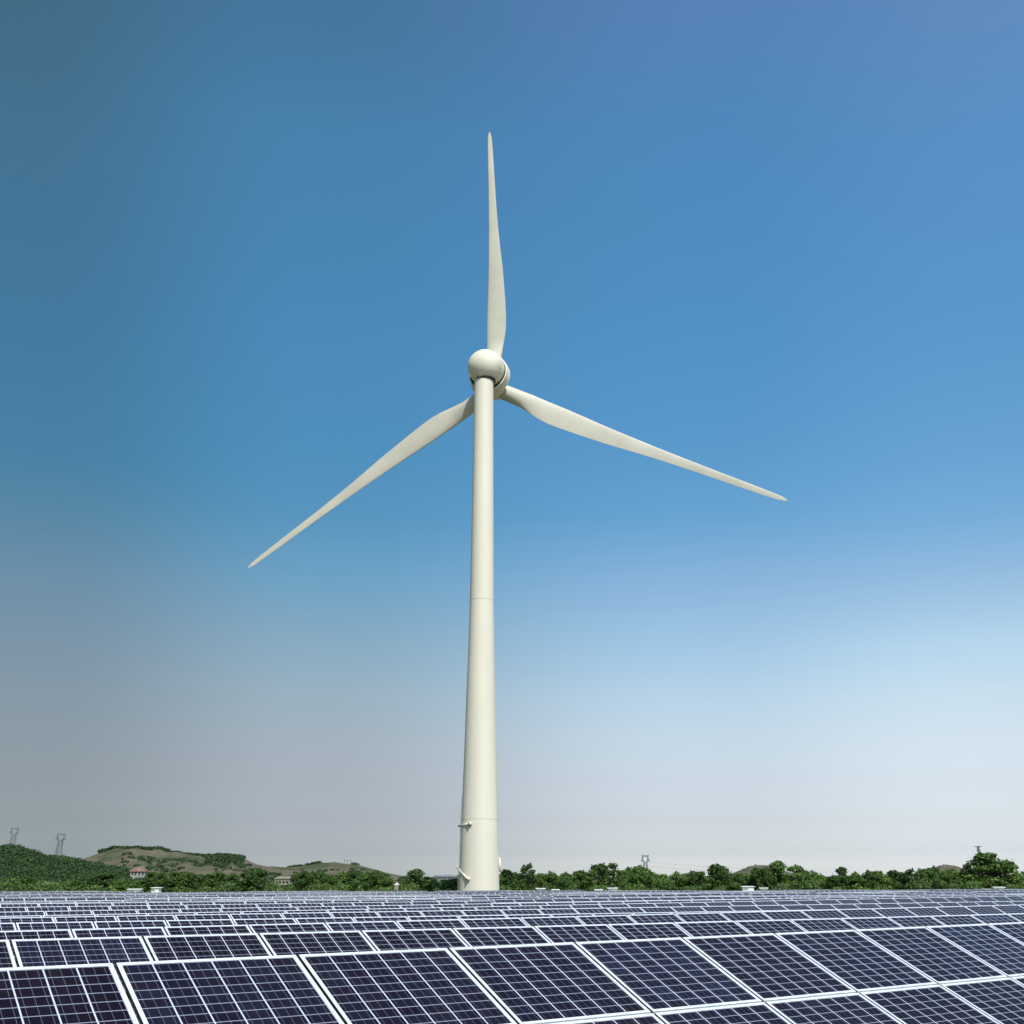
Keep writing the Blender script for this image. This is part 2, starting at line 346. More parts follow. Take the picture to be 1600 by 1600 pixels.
def tree_proto(seed, shape, mat):
    """unit tree: height 10, crown radius about 4.5"""
    rg = random.Random(seed); blobs = []; limbs = []
    n = {'round': 17, 'tall': 15, 'open': 13, 'wide': 20}[shape]
    for k in range(n):
        a = rg.uniform(0, 2 * math.pi); h = rg.uniform(0, 1)
        if shape == 'round': z = 2.6 + 6.2 * h; r = 3.2 * math.sin(math.pi * min(1, (h * .8 + .22))) * rg.uniform(.3, 1.0); br = rg.uniform(1.1, 1.9)
        elif shape == 'tall': z = 2.2 + 7.0 * h; r = 1.7 * (1.05 - h * .75) * rg.uniform(.2, 1.1); br = rg.uniform(.8, 1.4)
        elif shape == 'open': z = 2.8 + 6.4 * h; r = 3.6 * math.sin(math.pi * min(1, h * .7 + .25)) * rg.uniform(.5, 1.05); br = rg.uniform(.75, 1.35)
        else: z = 2.4 + 5.8 * h; r = 3.9 * math.sin(math.pi * min(1, h * .62 + .34)) * rg.uniform(.3, 1.05); br = rg.uniform(1.1, 2.0)
        c = (r * math.cos(a), r * math.sin(a), z)
        blobs.append((*c, br * rg.uniform(.85, 1.2), br * rg.uniform(.85, 1.2), br * rg.uniform(.6, .85))); limbs.append(c)
    for k in range(n * 2):     # small tufts that break the outline
        b = rg.choice(blobs[:n]); d = Vector((rg.uniform(-1, 1), rg.uniform(-1, 1), rg.uniform(-.4, 1))).normalized()
        q = rg.uniform(.3, .6)
        blobs.append((b[0] + d.x * b[3] * 1.05, b[1] + d.y * b[4] * 1.05, b[2] + d.z * b[5] * 1.1, q, q, q * .8))
    V = leaf_cloud(blobs, 110, .27, seed)
    top = V[:, 2].max(); V[:, 2] = np.where(V[:, 2] > 0, V[:, 2] * 10 / top, V[:, 2])
    crown = cloud_mesh('crown', V, mat)
    tb = MB(); pts = [Vector((0, 0, -.8))]; rr = [.34]
    for k in range(1, 6):
        pts.append(Vector((rg.uniform(-.15, .15) * k, rg.uniform(-.15, .15) * k, k * 1.35))); rr.append(.34 * (1 - k * .16))
    for k in range(5): tb.bar(pts[k], pts[k + 1], rr[k], n=8, w2=rr[k + 1])
    for c in limbs[:9]:
        s = pts[rg.randint(2, 4)]; tb.bar(s, Vector(c), .11, n=5, w2=.03)
    return crown, tb.mesh('trunk', [M_BARK])
PROTO = {}
for i, (sh, mt) in enumerate([('round', M_LEAF), ('round', M_LEAFD), ('tall', M_LEAFD), ('open', M_LEAF), ('wide', M_LEAF), ('wide', M_LEAFD), ('tall', M_LEAF), ('open', M_LEAFD)]):
    PROTO[i] = tree_proto(20 + i, sh, mt)
rt = random.Random(9)
def place_tree(px, top, hw, Y, proto, label, group):
    X = ray(px, (top + 1384) / 2)[0] * Y; gz = ground_z(X, Y) - .1
    H = at(px, top, Y).z - gz; wr = hw / F * Y * 1.0
    o = empty('tree', (X, Y, gz), rt.uniform(0, 6.28)); s = wr / {0: 4.3, 1: 4.3, 2: 2.5, 3: 4.4, 4: 5.2, 5: 5.2, 6: 2.5, 7: 4.4}[proto]
    o.scale = (s, s * rt.uniform(.9, 1.15), H / 10)
    tag(o, label, 'tree', group)
    c, t = PROTO[proto]
    for nm, me in (('crown', c), ('trunk', t)):
        q = bpy.data.objects.new(nm, me); COL.objects.link(q); q.parent = o
    return o
# (column, top row, half width, prototype)
TR = [(791, 1360, 11, 2), (780, 1367, 11, 0), (806, 1364, 12, 5), (825, 1350, 15, 7), (845, 1366, 13, 4), (862, 1362, 14, 0), (884, 1364, 15, 5), (906, 1361, 13, 1), (921, 1360, 9, 6),
      (937, 1350, 15, 1), (956, 1350, 15, 3), (974, 1361, 14, 4), (985, 1356, 12, 1), (1001, 1353, 19, 5), (1013, 1357, 12, 0), (1035, 1367, 13, 4), (1057, 1362, 15, 0), (1072, 1366, 12, 4),
      (1086, 1362, 13, 1), (1098, 1363, 12, 3), (1120, 1351, 17, 1), (1134, 1358, 12, 7), (1153, 1366, 14, 4), (1167, 1364, 12, 0), (1186, 1357, 14, 1), (1199, 1356, 12, 5),
      (1216, 1346, 15, 1), (1238, 1355, 15, 3), (1248, 1352, 12, 7), (1259, 1361, 12, 4), (1272, 1361, 11, 0), (1283, 1368, 9, 4), (1303, 1369, 12, 1), (1316, 1356, 9, 2),
      (1337, 1363, 15, 0), (1356, 1361, 15, 5), (1372, 1362, 14, 4), (1384, 1367, 10, 0), (1397, 1361, 14, 1), (1412, 1365, 12, 4), (1423, 1358, 12, 7), (1438, 1358, 14, 0),
      (1451, 1357, 13, 1), (1461, 1354, 12, 5), (1474, 1362, 12, 4), (1487, 1358, 13, 0), (1501, 1364, 12, 4), (1515, 1347, 14, 7), (1545, 1333, 34, 4), (1572, 1345, 13, 3), (1589, 1361, 14, 0), (1606, 1361, 14, 4), (1630, 1358, 16, 1),
      (-14, 1370, 14, 5), (20, 1374, 14, 4), (40, 1371, 13, 1), (66, 1377, 12, 0), (120, 1377, 12, 1), (150, 1366, 14, 5), (163, 1363, 18, 1), (190, 1377, 14, 4), (214, 1376, 12, 1),
      (240, 1364, 12, 2), (253, 1362, 11, 1), (272, 1363, 10, 2), (285, 1362, 9, 6), (298, 1365, 9, 2), (311, 1367, 11, 1), (329, 1367, 12, 2), (343, 1363, 9, 6), (364, 1366, 13, 1),
      (387, 1363, 11, 2), (401, 1358, 16, 1), (461, 1365, 12, 0), (475, 1361, 12, 1), (488, 1361, 13, 5), (503, 1363, 11, 1), (521, 1368, 12, 4), (536, 1362, 13, 0), (551, 1361, 13, 1),
      (564, 1364, 12, 5), (576, 1363, 11, 0), (587, 1361, 11, 1), (601, 1365, 12, 4), (632, 1374, 10, 0), (650, 1359, 16, 1), (667, 1371, 10, 4), (679, 1374, 10, 0), (696, 1376, 11, 4), (710, 1374, 11, 1), (728, 1372, 14, 0)]
def ordinal(n):
    w = ['first', 'second', 'third', 'fourth', 'fifth', 'sixth', 'seventh', 'eighth', 'ninth', 'tenth', 'eleventh', 'twelfth', 'thirteenth', 'fourteenth', 'fifteenth', 'sixteenth', 'seventeenth', 'eighteenth', 'nineteenth']
    if n <= 19: return w[n - 1]
    tens = {2: 'twent', 3: 'thirt', 4: 'fort', 5: 'fift', 6: 'sixt'}[n // 10]
    return tens + 'ieth' if n % 10 == 0 else tens + 'y-' + w[n % 10 - 1]
SH = {0: 'rounded green', 1: 'rounded dark green', 2: 'slender dark green', 3: 'open-crowned green', 4: 'broad green', 5: 'broad dark green', 6: 'slender green', 7: 'gappy dark green'}
right = sorted([t for t in TR if t[0] > 760]); left = sorted([t for t in TR if t[0] < 760], key=lambda t: -t[0])
for side, lst in (('right', right), ('left', left)):
    for i, (px, top, hw, pr) in enumerate(lst):
        size = 'tall ' if top < 1356 else ('low ' if top > 1366 else '')
        lab = '%s%s tree, %s tree to the %s of the turbine tower' % (size, SH[pr], ordinal(i + 1), side)
        if px == 1545: lab = 'tallest and widest tree of the treeline, big spreading crown near the right edge'
        if px == 650: lab = 'lone round dark tree just left of the turbine tower, standing above low bushes'
        if px == 825: lab = 'tall tree with two gappy dark tufts, nearest tall one right of the tower'
        Y = rt.uniform(322, 352) if hw < 30 else 325
        place_tree(px, top - 2.5, hw * 1.38, Y, pr, lab, 'trees behind the solar field')

# low bushes in front of the trees
bushes = []
for i in range(3):
    rg = random.Random(70 + i); bl = []
    for k in range(9):
        a = rg.uniform(0, 6.28); r = rg.uniform(0, 1.5); bl.append((r * math.cos(a), r * math.sin(a), rg.uniform(.6, 1.9), rg.uniform(.7, 1.1), rg.uniform(.7, 1.1), rg.uniform(.5, .9)))
    bushes.append(cloud_mesh('bush', leaf_cloud(bl, 80, .17, 90 + i), M_LEAFL if i != 1 else M_LEAF))
rb = random.Random(3); bxs = []
x = -10
while x < 1620:
    if not (705 < x < 782): bxs.append(x)
    x += rb.uniform(26, 52)
bxs.append(619.0); bxs.sort()
for i, px in enumerate(bxs):
    Y = rb.uniform(308, 318); X = ray(px, 1384)[0] * Y; gz = ground_z(X, Y)
    o = bpy.data.objects.new('bush', bushes[rb.choice([0, 1, 2])]); COL.objects.link(o)
    o.location = (X, Y, gz - .1); s = rb.uniform(.95, 1.7); o.scale = (s * rb.uniform(1.0, 1.5), s, s * rb.uniform(.95, 1.3)); o.rotation_euler = (0, 0, 0)
    n_r = sorted([b for b in bxs if b > 760]); n_l = sorted([b for b in bxs if b < 760], reverse=True)
    lab = 'low light green bush before the trees, %s bush %s of the turbine tower' % ((ordinal(n_r.index(px) + 1), 'right') if px > 760 else (ordinal(n_l.index(px) + 1), 'left'))
    tag(o, lab, 'bush', 'bushes along the far edge of the solar field')
# undergrowth behind the trunks: nobody could count it
rg = random.Random(12); bl = []
for k in range(760):
    Y = rg.uniform(342, 372); px = rg.uniform(-60, 1660)
    if 424 < px < 462: continue
    X = ray(px, 1384)[0] * Y; r = rg.uniform(1.3, 2.4)
    bl.append((X, Y, ground_z(X, Y) + rg.uniform(.6, 3.6 if px < 740 else 4.9), r * 1.2, r, r * .8))
o = bpy.data.objects.new('undergrowth', cloud_mesh('undergrowth', leaf_cloud(bl, 42, .34, 5), M_LEAFD)); COL.objects.link(o); tag(o, kind='stuff')
o['label'] = 'dense green undergrowth filling the foot of the treeline'; o['category'] = 'undergrowth'

def scrub(name, spots, per, size, seed, mat, label):
    V = leaf_cloud(spots, per, size, seed)
    o = bpy.data.objects.new(name, cloud_mesh(name, V, mat)); COL.objects.link(o); tag(o, label, 'woodland', kind='stuff')
rg = random.Random(31); sp = []
for k in range(3400):
    px = rg.uniform(-200, 285); w = -rg.uniform(0, 1) ** 1.1 if rg.random() < .9 else rg.uniform(-.06, .03)
    p = HA.pt(px, w); r = rg.uniform(1.0, 2.7)
    if 196 < px < 236:
        yy = (p.z + r - CZ) / p.y; 
        if yy > ray(800, 1367.5)[1]: continue
    if p.z < -1.2: continue
    sp.append((p.x, p.y, p.z + r * .25, r * 1.25, r, r * .75))
scrub('hillside_woods', sp, 17, .5, 41, M_LEAFH, 'dark green wood covering the left hillside under the pylons')
sp = []
for k in range(620):
    u = rg.random()
    if u < .42: px = rg.uniform(158, 262); w = rg.uniform(-.14, .03)
    elif u < .62: px = rg.uniform(322, 378); w = rg.uniform(-.5, .03)
    elif u < .72: px = rg.uniform(262, 330); w = rg.uniform(-.03, .02)
    else: px = rg.uniform(150, 460); w = rg.uniform(-.95, -.45)
    p = HB.pt(px, w); r = rg.uniform(1.0, 2.5)
    sp.append((p.x, p.y, p.z + r * .3, r * 1.8, r, r * .75))
scrub('hilltop_scrub', sp, 14, .7, 42, M_LEAFH, 'green scrub along the crest of the brown hill')
sp = []
for k in range(150):
    u = rg.random()
    if u < .3: px = rg.uniform(452, 500); w = rg.uniform(-.12, .0)
    elif u < .36: px = rg.uniform(550, 558); w = 0
    elif u < .7: px = rg.uniform(560, 700); w = rg.uniform(-.9, -.3)
    else: px = rg.uniform(400, 560); w = rg.uniform(-.9, -.45)
    p = HC.pt(px, w); r = rg.uniform(1.1, 2.6); sp.append((p.x, p.y, p.z + r * .3, r * 1.9, r, r * .75))
scrub('hilltop_scrub', sp, 14, .9, 43, M_LEAFH, 'thin green scrub on the farther brown ridge left of the tower')
sp = []
for H in (HD, HE):
    for k in range(34):
        px = rg.uniform(H.px[1], H.px[-2]); w = -rg.uniform(.12, 1)
        p = H.pt(px, w); r = rg.uniform(.5, 1.2); sp.append((p.x, p.y, p.z + r * .2, r * 1.8, r, r * .7))
scrub('hilltop_scrub', sp, 11, .6, 44, M_LEAFH, 'sparse scrub dotting the two small hills at the right')

# ------------------------------------------------------------------ wind turbine
def turbine():
    TX, TY = -8.35, 291.0
    gz = ground_z(TX, TY)
    root = empty('wind_turbine', (TX, TY, gz))
    tag(root, 'tall cream three-bladed wind turbine rising behind the solar field', 'wind turbine')
    def loc(p): return Vector(p) - Vector((TX, TY, gz))
    hz = lambda Z: Z + CZ - gz                      # height above the eye -> height above the tower foot
    # tower
    C0z = loc(at(758.2, 573.5, TY)).z
    prof = [(-7, 5.30), (2, 5.10), (8, 4.98), (13.6, 4.86), (25, 4.50), (36, 4.22), (47.5, 3.95), (60, 3.58), (75, 3.30), (95, 3.12), (115, 2.98), (130, 2.90), (141.6, 2.82)]
    mb = MB(); zs = np.linspace(0, C0z - 4.5, 70)
    mb.lathe([(float(np.interp(z - CZ + gz, [a for a, b in prof], [b for a, b in prof])), float(z)) for z in zs], 72)
    tower = mb.build('tower', M_TOWER, root)
    R = lambda Z: float(np.interp(Z, [a for a, b in prof], [b for a, b in prof]))
    for Z in (16.2, 74.5):
        s = MB(); s.lathe([(R(Z) - .02, hz(Z - .05)), (R(Z) + .035, hz(Z - .05)), (R(Z) + .035, hz(Z + .05)), (R(Z) - .02, hz(Z + .05))], 72, cap=False)
        s.build('flange_seam', M_SEAM, tower)
    # door frame and stair rail seen on the left of the foot, brackets with round pads
    s = MB(); zt = hz(22.5)
    for dz in np.arange(0, zt - 1, 1.0):
        a = math.radians(183); r = R(dz - CZ + gz) + .05
        s.box((r * math.cos(a), r * math.sin(a), dz), (.36, .6, .07))
    for off in (-.33, .33):
        for k in range(24):
            z0 = k / 24 * zt; z1 = (k + 1) / 24 * zt; a = math.radians(183)
            r0 = R(z0 - CZ + gz) + .2; r1 = R(z1 - CZ + gz) + .2
            s.bar((r0 * math.cos(a), r0 * math.sin(a) + off, z0), (r1 * math.cos(a), r1 * math.sin(a) + off, z1), .07)
    s.build('ladder', M_STEEL, tower)
    def bracket(p0, p1, off):
        """p = (angle in degrees, height above eye); a pipe bent round the tower skin, ending in a round pad"""
        q = MB(); n = 10
        ends = []
        for (ang, Z) in (p0, p1):
            a = math.radians(ang); r = R(Z) + off; ends.append(Vector((r * math.cos(a), r * math.sin(a), hz(Z))))
        pts = [ends[0].lerp(ends[1], k / n) for k in range(n + 1)]
        q.bar(pts[0], pts[n], .24, n=12)
        for e in (0, n):
            d = Vector((pts[e].x, pts[e].y, 0)).normalized(); q.bar(pts[e] - d * .8, pts[e] + d * .2, .24, n=10)
        o = q.build('handrail_pipe', M_TOWER, tower)
        d = Vector((pts[n].x, pts[n].y, 0)).normalized(); e = MB(); e.bar(pts[n] - d * .8, pts[n] - d * .3, .5, n=16); e.build('mount', M_SEAM, o)
        e = MB(); e.bar(pts[n] + d * .28, pts[n] + d * .34, .2, n=12); e.build('bolt', M_DARK, o)
    bracket((183, 14.6), (243, 14.9), .72)
    bracket((181, 4.6), (241, 1.6), .72)
    bracket((350, 6.6), (352, 3.0), .3)
    # nacelle
    yaw = .3156
    A = Vector((math.sin(yaw), math.cos(yaw), 0)); U = Vector((0, 0, 1)); Rt = A.cross(U); Rt.normalize()
    def frame(c):
        M = Matrix((( *Rt, 0), (*U, 0), (*A, 0))).to_3x3() if False else Matrix(((Rt.x, U.x, A.x), (Rt.y, U.y, A.y), (Rt.z, U.z, A.z)))
        return Matrix.Translation(c) @ M.to_4x4()
    C0 = loc(at(758.2, 573.5, TY)); Hc = loc(Vector((-5.39, 303.0, CZ + 144.95)))
    mb = MB(); pr = [(max(.02, 5.3 * math.sin(math.pi / 2 * k / 24)), -5.25 * math.cos(math.pi / 2 * k / 24)) for k in range(25)]
    pr += [(5.3, 1.2), (5.22, 2.4), (5.05, 3.2), (4.85, 3.5), (4.0, 3.6)]
    mb.lathe(pr, 72, frame(C0)); nac = mb.build('nacelle', M_BULB, root)
    q = MB(); q.lathe([(2.7, C0.z - 4.8), (3.08, C0.z - 4.8), (3.12, C0.z - 4.3), (2.5, C0.z - 4.0)], 64, Matrix.Translation((C0.x, C0.y, 0))); q.build('yaw_collar', M_DARK, nac)
    for px_ in (-.9, .5):                                # mould seams running up the rear of the shell
        q = MB(); pts = []
        for k in range(22):
            t = math.radians(-48 + k * 5.2); rr_ = math.sqrt(5.31 ** 2 - px_ ** 2); pts.append(C0 + Rt * px_ * -1 + U * rr_ * math.sin(t) - A * rr_ * math.cos(t) * .99)
        for k in range(21): q.bar(pts[k], pts[k + 1], .035, n=5)
        q.build('mould_seam', M_SEAM, nac)
    nd_ = Vector((-.25, -.53, -.805)).normalized(); hq = nd_.to_track_quat('Z', 'Y').to_matrix()
    hb = MB(); hb.box(C0 + nd_ * 5.3, (1.0, 1.25, .22), M=hq); hat = hb.build('hatch_vent', M_BULB, nac)
    hb = MB(); hb.box(C0 + nd_ * 5.36 + hq @ Vector((0, .72 if (hq @ Vector((0, 1, 0))).z > 0 else -.72, 0)), (1.2, .16, .3), M=hq); hb.build('hood', M_VENT, hat)
    # round port on the right flank of the nacelle
    pd = Vector((.84, -.52, -.06)).normalized(); px_ = MB(); Qp = Matrix.Translation(C0) @ pd.to_track_quat('Z', 'Y').to_matrix().to_4x4()
    px_.lathe([(5.345 * math.sin(math.radians(a)), 5.345 * math.cos(math.radians(a))) for a in (15, 14, 10, 6, 3, .1)], 40, Qp, cap=False); px_.build('service_port', M_TOWER, nac)
    # generator ring behind the nacelle
    mb = MB(); C1 = C0 + (Hc - C0).normalized() * 3.1
    mb.lathe([(5.62, .9), (5.62, .05), (5.75, -.05), (5.95, -.05), (6.05, .1), (6.08, .8), (5.95, .88), (5.95, 1.02), (6.1, 1.1), (6.12, 1.9), (6.0, 1.98), (6.0, 2.12), (6.1, 2.2), (6.0, 3.6), (5.5, 4.3)], 72, frame(C1), cap=False)
    gr = mb.build('generator_ring', M_BULB, root)
    for z in (.95, 2.05):
        mb = MB(); mb.lathe([(5.9, z - .09), (6.0, z - .09), (6.0, z + .09), (5.9, z + .09)], 72, frame(C1), cap=False); mb.build('groove', M_DARK if z < 1 else M_SEAM, gr)
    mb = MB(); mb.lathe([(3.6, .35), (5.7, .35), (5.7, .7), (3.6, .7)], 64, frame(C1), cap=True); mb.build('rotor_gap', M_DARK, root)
    # hub
    mb = MB(); mb.lathe([(5.4, -6.4), (5.3, -5.2), (4.9, -3.6), (4.2, -1.5), (3.6, .5), (3.0, 2.0), (2.2, 3.0), (1.2, 3.7), (.05, 4.0)], 64, frame(Hc)); hub = mb.build('hub', M_BULB, root)
    ph = -.02450427
    st = [  # radius, chord, part of chord ahead of the axis, thickness, twist in degrees
        (3.0, 4.7, .50, 4.7, 0), (6.5, 4.75, .50, 4.6, 0), (10.7, 5.0, .48, 4.1, -4), (14, 5.7, .43, 3.4, -7), (18, 6.45, .36, 2.7, -9), (22, 6.75, .33, 2.25, -9), (25.4, 6.65, .32, 2.0, -8), (31, 6.15, .30, 1.65, -7), (36, 5.6, .28, 1.4, -6), (42, 5.0, .26, 1.15, -5),
        (50, 4.05, .26, .95, -4), (58.6, 3.2, .27, .78, -3), (68, 2.6, .29, .62, -2), (76, 2.25, .31, .52, -1.5), (84, 1.95, .36, .44, -1), (90, 1.68, .40, .36, -.5), (94, 1.4, .44, .27, 0), (96.0, .95, .5, .16, 0), (97.0, .3, .5, .08, 0)]
    def blade(k):
        al = ph + k * 2 * math.pi / 3
        D = U * math.cos(al) + Vector((math.cos(yaw), -math.sin(yaw), 0)) * math.sin(al)
        T = -U * math.sin(al) + Vector((math.cos(yaw), -math.sin(yaw), 0)) * math.cos(al)
        Rs = [s[0] for s in st]; rows = []
        for r in np.concatenate([np.linspace(3, 45, 40), np.linspace(46, 97, 36)]):
            ch, le, th, tw = [float(np.interp(r, Rs, [s[j] for s in st])) for j in (1, 2, 3, 4)]
            tw = math.radians(tw); circ = max(0, min(1, (16 - r) / 8))
            ring = []
            for q in range(28):
                a = 2 * math.pi * q / 28; cx = .5 - .5 * math.cos(a)            # 0 leading .. 1 trailing
                x = cx - le
                yc = .5 * math.sin(a)                                          # circle
                ya = (1.0 * math.sqrt(max(cx, 0)) * (1 - cx) * 1.30 * (1 if a < math.pi else -.8)) * .5 * 1.0
                y = yc * circ + ya * (1 - circ)
                X = x * ch; Yy = y * th
                c_, s_ = math.cos(tw), math.sin(tw)
                ring.append(Hc + D * float(r) * .99 + T * (X * c_ - Yy * s_) + A * (X * s_ + Yy * c_))
            rows.append(ring)
        b = MB(); b.rings(rows); o = b.build('blade', M_BLADE, root)
    for k in range(3): blade(k)
turbine()

# ------------------------------------------------------------------ solar field
def panel_mesh(kind):
    """local axes: x along the row, y up the slope (0 = lower edge .. PH), z = face normal"""
    w = PW - GAPU; h = PH - GAPV; fw = .036; mb = MB(); ins = .012
    if kind in ('laminate', 'all'):
        m = .010
        vs = [(fw, fw, .030), (w - fw, fw, .030), (w - fw, h - fw, .030), (fw, h - fw, .030)]
        mb.add(vs, [(0, 1, 2, 3)], 0, [[(m, m), (6 - m, m), (6 - m, 10 - m), (m, 10 - m)]])
        mb.add([(x, y, .002) for x, y, z in vs], [(3, 2, 1, 0)], 1)
        if kind == 'laminate': return mb.mesh('solar_panel', [M_CELL, M_BACK])
    fb = MB() if kind == 'frame' else mb; mi = 0 if kind == 'frame' else 2
    fb.box((w / 2, fw / 2, .018), (w, fw, .036), mi); fb.box((w / 2, h - fw / 2, .018), (w, fw, .036), mi)
    fb.box((fw / 2, h / 2, .018), (fw, h - 2 * fw, .036), mi); fb.box((w - fw / 2, h / 2, .018), (fw, h - 2 * fw, .036), mi)
    for x in (-.0015, w + .0015): fb.add([(x, 0, .001), (x, h, .001), (x, h, .033), (x, 0, .033)], [(0, 1, 2, 3)], mi + 1)  # dark strips on the frame sides: gap shade put in as colour
    return fb.mesh('frame', [M_FRAME, M_GAPSHADE]) if kind == 'frame' else mb.mesh('solar_panel', [M_CELL, M_BACK, M_FRAME, M_GAPSHADE])
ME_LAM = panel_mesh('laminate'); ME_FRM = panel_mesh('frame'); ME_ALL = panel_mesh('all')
SLX = Vector((ROW.x, ROW.y, .0041)).normalized()
SLY = (-DOWN) - SLX * (-DOWN).dot(SLX); SLY.normalize(); SLZ = SLX.cross(SLY).normalized()
def tilt_for(d):
    y = (-DOWN) - d * (-DOWN).dot(d); y.normalize(); z = d.cross(y).normalized()
    return Matrix(((d.x, y.x, z.x), (d.y, y.y, z.y), (d.z, y.z, z.z)))
TILT = tilt_for(Vector((ROW.x, ROW.y, .0026)).normalized())
RM = {}
def rack_mesh(n):
    """origin: top left corner of the array; aluminium rails, rafters and driven posts"""
    if n in RM: return RM[n]
    mb = MB(); L_ = n * PW
    for y in (-.35, -1.0, -1.7, -2.3):
        mb.box((L_ / 2, y, -.035), (L_ - .1, .06, .06))
    iT = TILT.inverted(); k = max(2, int(L_ / 3.6) + 1)
    for i in range(k):
        x = .6 + (L_ - 1.2) * i / (k - 1)
        mb.box((x, -1.33, -.105), (.06, 2.3, .08))
        for y, ln in ((-.55, 2.2), (-2.1, 1.5)):
            a = Vector((x, y, -.15)); mb.bar(a, a + iT @ Vector((0, 0, -ln)), .055)
    RM[n] = mb.mesh('rack', [M_STEEL]); return RM[n]
MERG = {}
def merged_mesh(n):
    if n in MERG: return MERG[n]
    mb = MB(); w = PW - GAPU; h = PH - GAPV; fw = .036
    for i in range(n):
        for j in range(2):
            ox = i * PW; oy = -(j + 1) * PH
            vs = [(ox + fw, oy + fw, .03), (ox + w - fw, oy + fw, .03), (ox + w - fw, oy + h - fw, .03), (ox + fw, oy + h - fw, .03)]
            mb.add(vs, [(0, 1, 2, 3)], 0, [[(6 * i, 10 * j), (6 * i + 6, 10 * j), (6 * i + 6, 10 * j + 10), (6 * i, 10 * j + 10)]])
            for c, d in (((w / 2, fw / 2), (w, fw)), ((w / 2, h - fw / 2), (w, fw)), ((fw / 2, h / 2), (fw, h - 2 * fw)), ((w - fw / 2, h / 2), (fw, h - 2 * fw))):
                mb.box((ox + c[0], oy + c[1], .018), (d[0], d[1], .036), 1)
    b = len(mb.v); r = rack_mesh(n); me = mb
    me.add([v.co.copy() for v in r.vertices], [tuple(p.vertices) for p in r.polygons], 2)
    MERG[n] = me.mesh('solar_array', [M_CELL, M_FRAME, M_STEEL]); return MERG[n]

YMAX = 286.0
rs = random.Random(77)
def in_view(p, m):
    return 3 < p.y < YMAX + 4 and abs(p.x) < p.y * .485 + m
def add_array(s, t, n, dz, level, label, group, rollj=0.0):
    o = empty('solar_array', (0, 0, 0)) if level < 2 else bpy.data.objects.new('solar_array', merged_mesh(n))
    if level == 2: COL.objects.link(o)
    pos = PERP * s + ROW * t; pos.z = top_z(s, t) + dz
    o.rotation_mode = 'QUATERNION'
    T = Matrix.Rotation(rollj, 3, 'Y'); o.rotation_quaternion = (TILT @ T).to_quaternion(); o.location = pos
    tag(o, label, 'solar array', group)
    if level < 2:
        for j in range(2):
            for i in range(n):
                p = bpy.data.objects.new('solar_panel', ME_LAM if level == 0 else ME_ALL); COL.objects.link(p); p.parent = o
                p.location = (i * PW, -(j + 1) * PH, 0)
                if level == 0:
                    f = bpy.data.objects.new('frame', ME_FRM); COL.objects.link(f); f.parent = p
        r = bpy.data.objects.new('rack', rack_mesh(n)); COL.objects.link(r); r.parent = o
    return o
G = 'solar arrays of the field'
# rows 1-5: one unbroken array each; (row number, picture x of a panel joint on the top edge, fitted height correction)
def t_of(px, y, s):
    a, b = ray(px, y); d = Vector((a, 1, 0)); k = s / d.dot(PERP); return (d * k).dot(ROW)
NEAR = [(0, None, None), (1, (17, 1468.3), (1448, 1431)), (2, (111.3, 1452), (1200, 1423.7)), (3, (24.4, 1441.8), (717, 1430.5)), (4, (83.7, 1432.6), (700, 1422.5)), (5, (66, 1430.2), (700, 1417.5)), (6, (70, 1423.6), (700, 1412.8))]
NAMES = ['front row, largest panels', 'second row from the front', 'third row from the front', 'fourth row from the front', 'fifth row from the front', 'sixth row from the front', 'seventh row from the front']
def on_row(px, y, s):
    a, b = ray(px, y); d = Vector((a, 1, b)); k = s / (d.x * PERP.x + d.y * PERP.y); return d * k + Vector((0, 0, CZ))
for k, pa, pb in NEAR:
    s = S1 + k * RS
    if pa is None: A0 = P1.copy(); D0 = Vector((.7951, .6065, .0041)).normalized()
    else: A0 = on_row(*pa, s); D0 = (on_row(*pb, s) - A0).normalized()
    lo, hi = -10, 60
    while lo < 0 and not in_view(A0 + D0 * (lo * PW), 5): lo += 1
    hi = lo + 3
    while hi < lo + 48 and in_view(A0 + D0 * (hi * PW), 6): hi += 1
    lab = 'long dark blue solar array with white-edged panels, ' + NAMES[k]
    o = add_array(s, 0, hi - lo, 0, 0 if k < 6 else 1, lab, G)
    o.location = A0 + D0 * (lo * PW) - (tilt_for(D0) @ Vector((0, 0, .022))) * (0 if pa is None else 1); o.rotation_quaternion = tilt_for(D0).to_quaternion()
# remaining rows in sections
k = 7; cnt = 0; secs = []
while True:
    s = S1 + k * RS
    if s > 330: break
    n = 14 if s > 60 else 18
    t = -60 + rs.uniform(0, 8)
    row_secs = []
    while t < 420:
        a = PERP * s + ROW * t; b = PERP * s + ROW * (t + n * PW); mid = (a + b) / 2
        if (in_view(a, 4) or in_view(b, 4) or in_view(mid, 4)) and max(a.y, b.y) < YMAX:
            row_secs.append((t, n))
        t += n * PW + (.06 if rs.random() < .6 else .5)
    if row_secs: secs.append((k, s, row_secs))
    k += 1
total = sum(len(r) for _, _, r in secs)
print('sections', total)
for ri, (k, s, rsx) in enumerate(secs):
    nr = min(1, max(.25, (s - 45) / 60)); wob = rs.uniform(-.07, .07) * nr
    for i, (t, n) in enumerate(rsx):
        mid = PERP * s + ROW * (t + n * PW / 2); dist = mid.length
        lv = 1 if dist < 85 else 2
        u = rs.random(); dz = wob + rs.gauss(0, .02 + .0006 * dist) + (.16 * nr if u > .92 else 0)
        dz = max(-.3, min(.3, dz))
        lab = 'dark blue solar array, %s row from the front, %s section from the left' % (ordinal(k + 1), ordinal(i + 1))
        add_array(s, t, n, dz, lv, lab, G, rs.gauss(0, .0022))

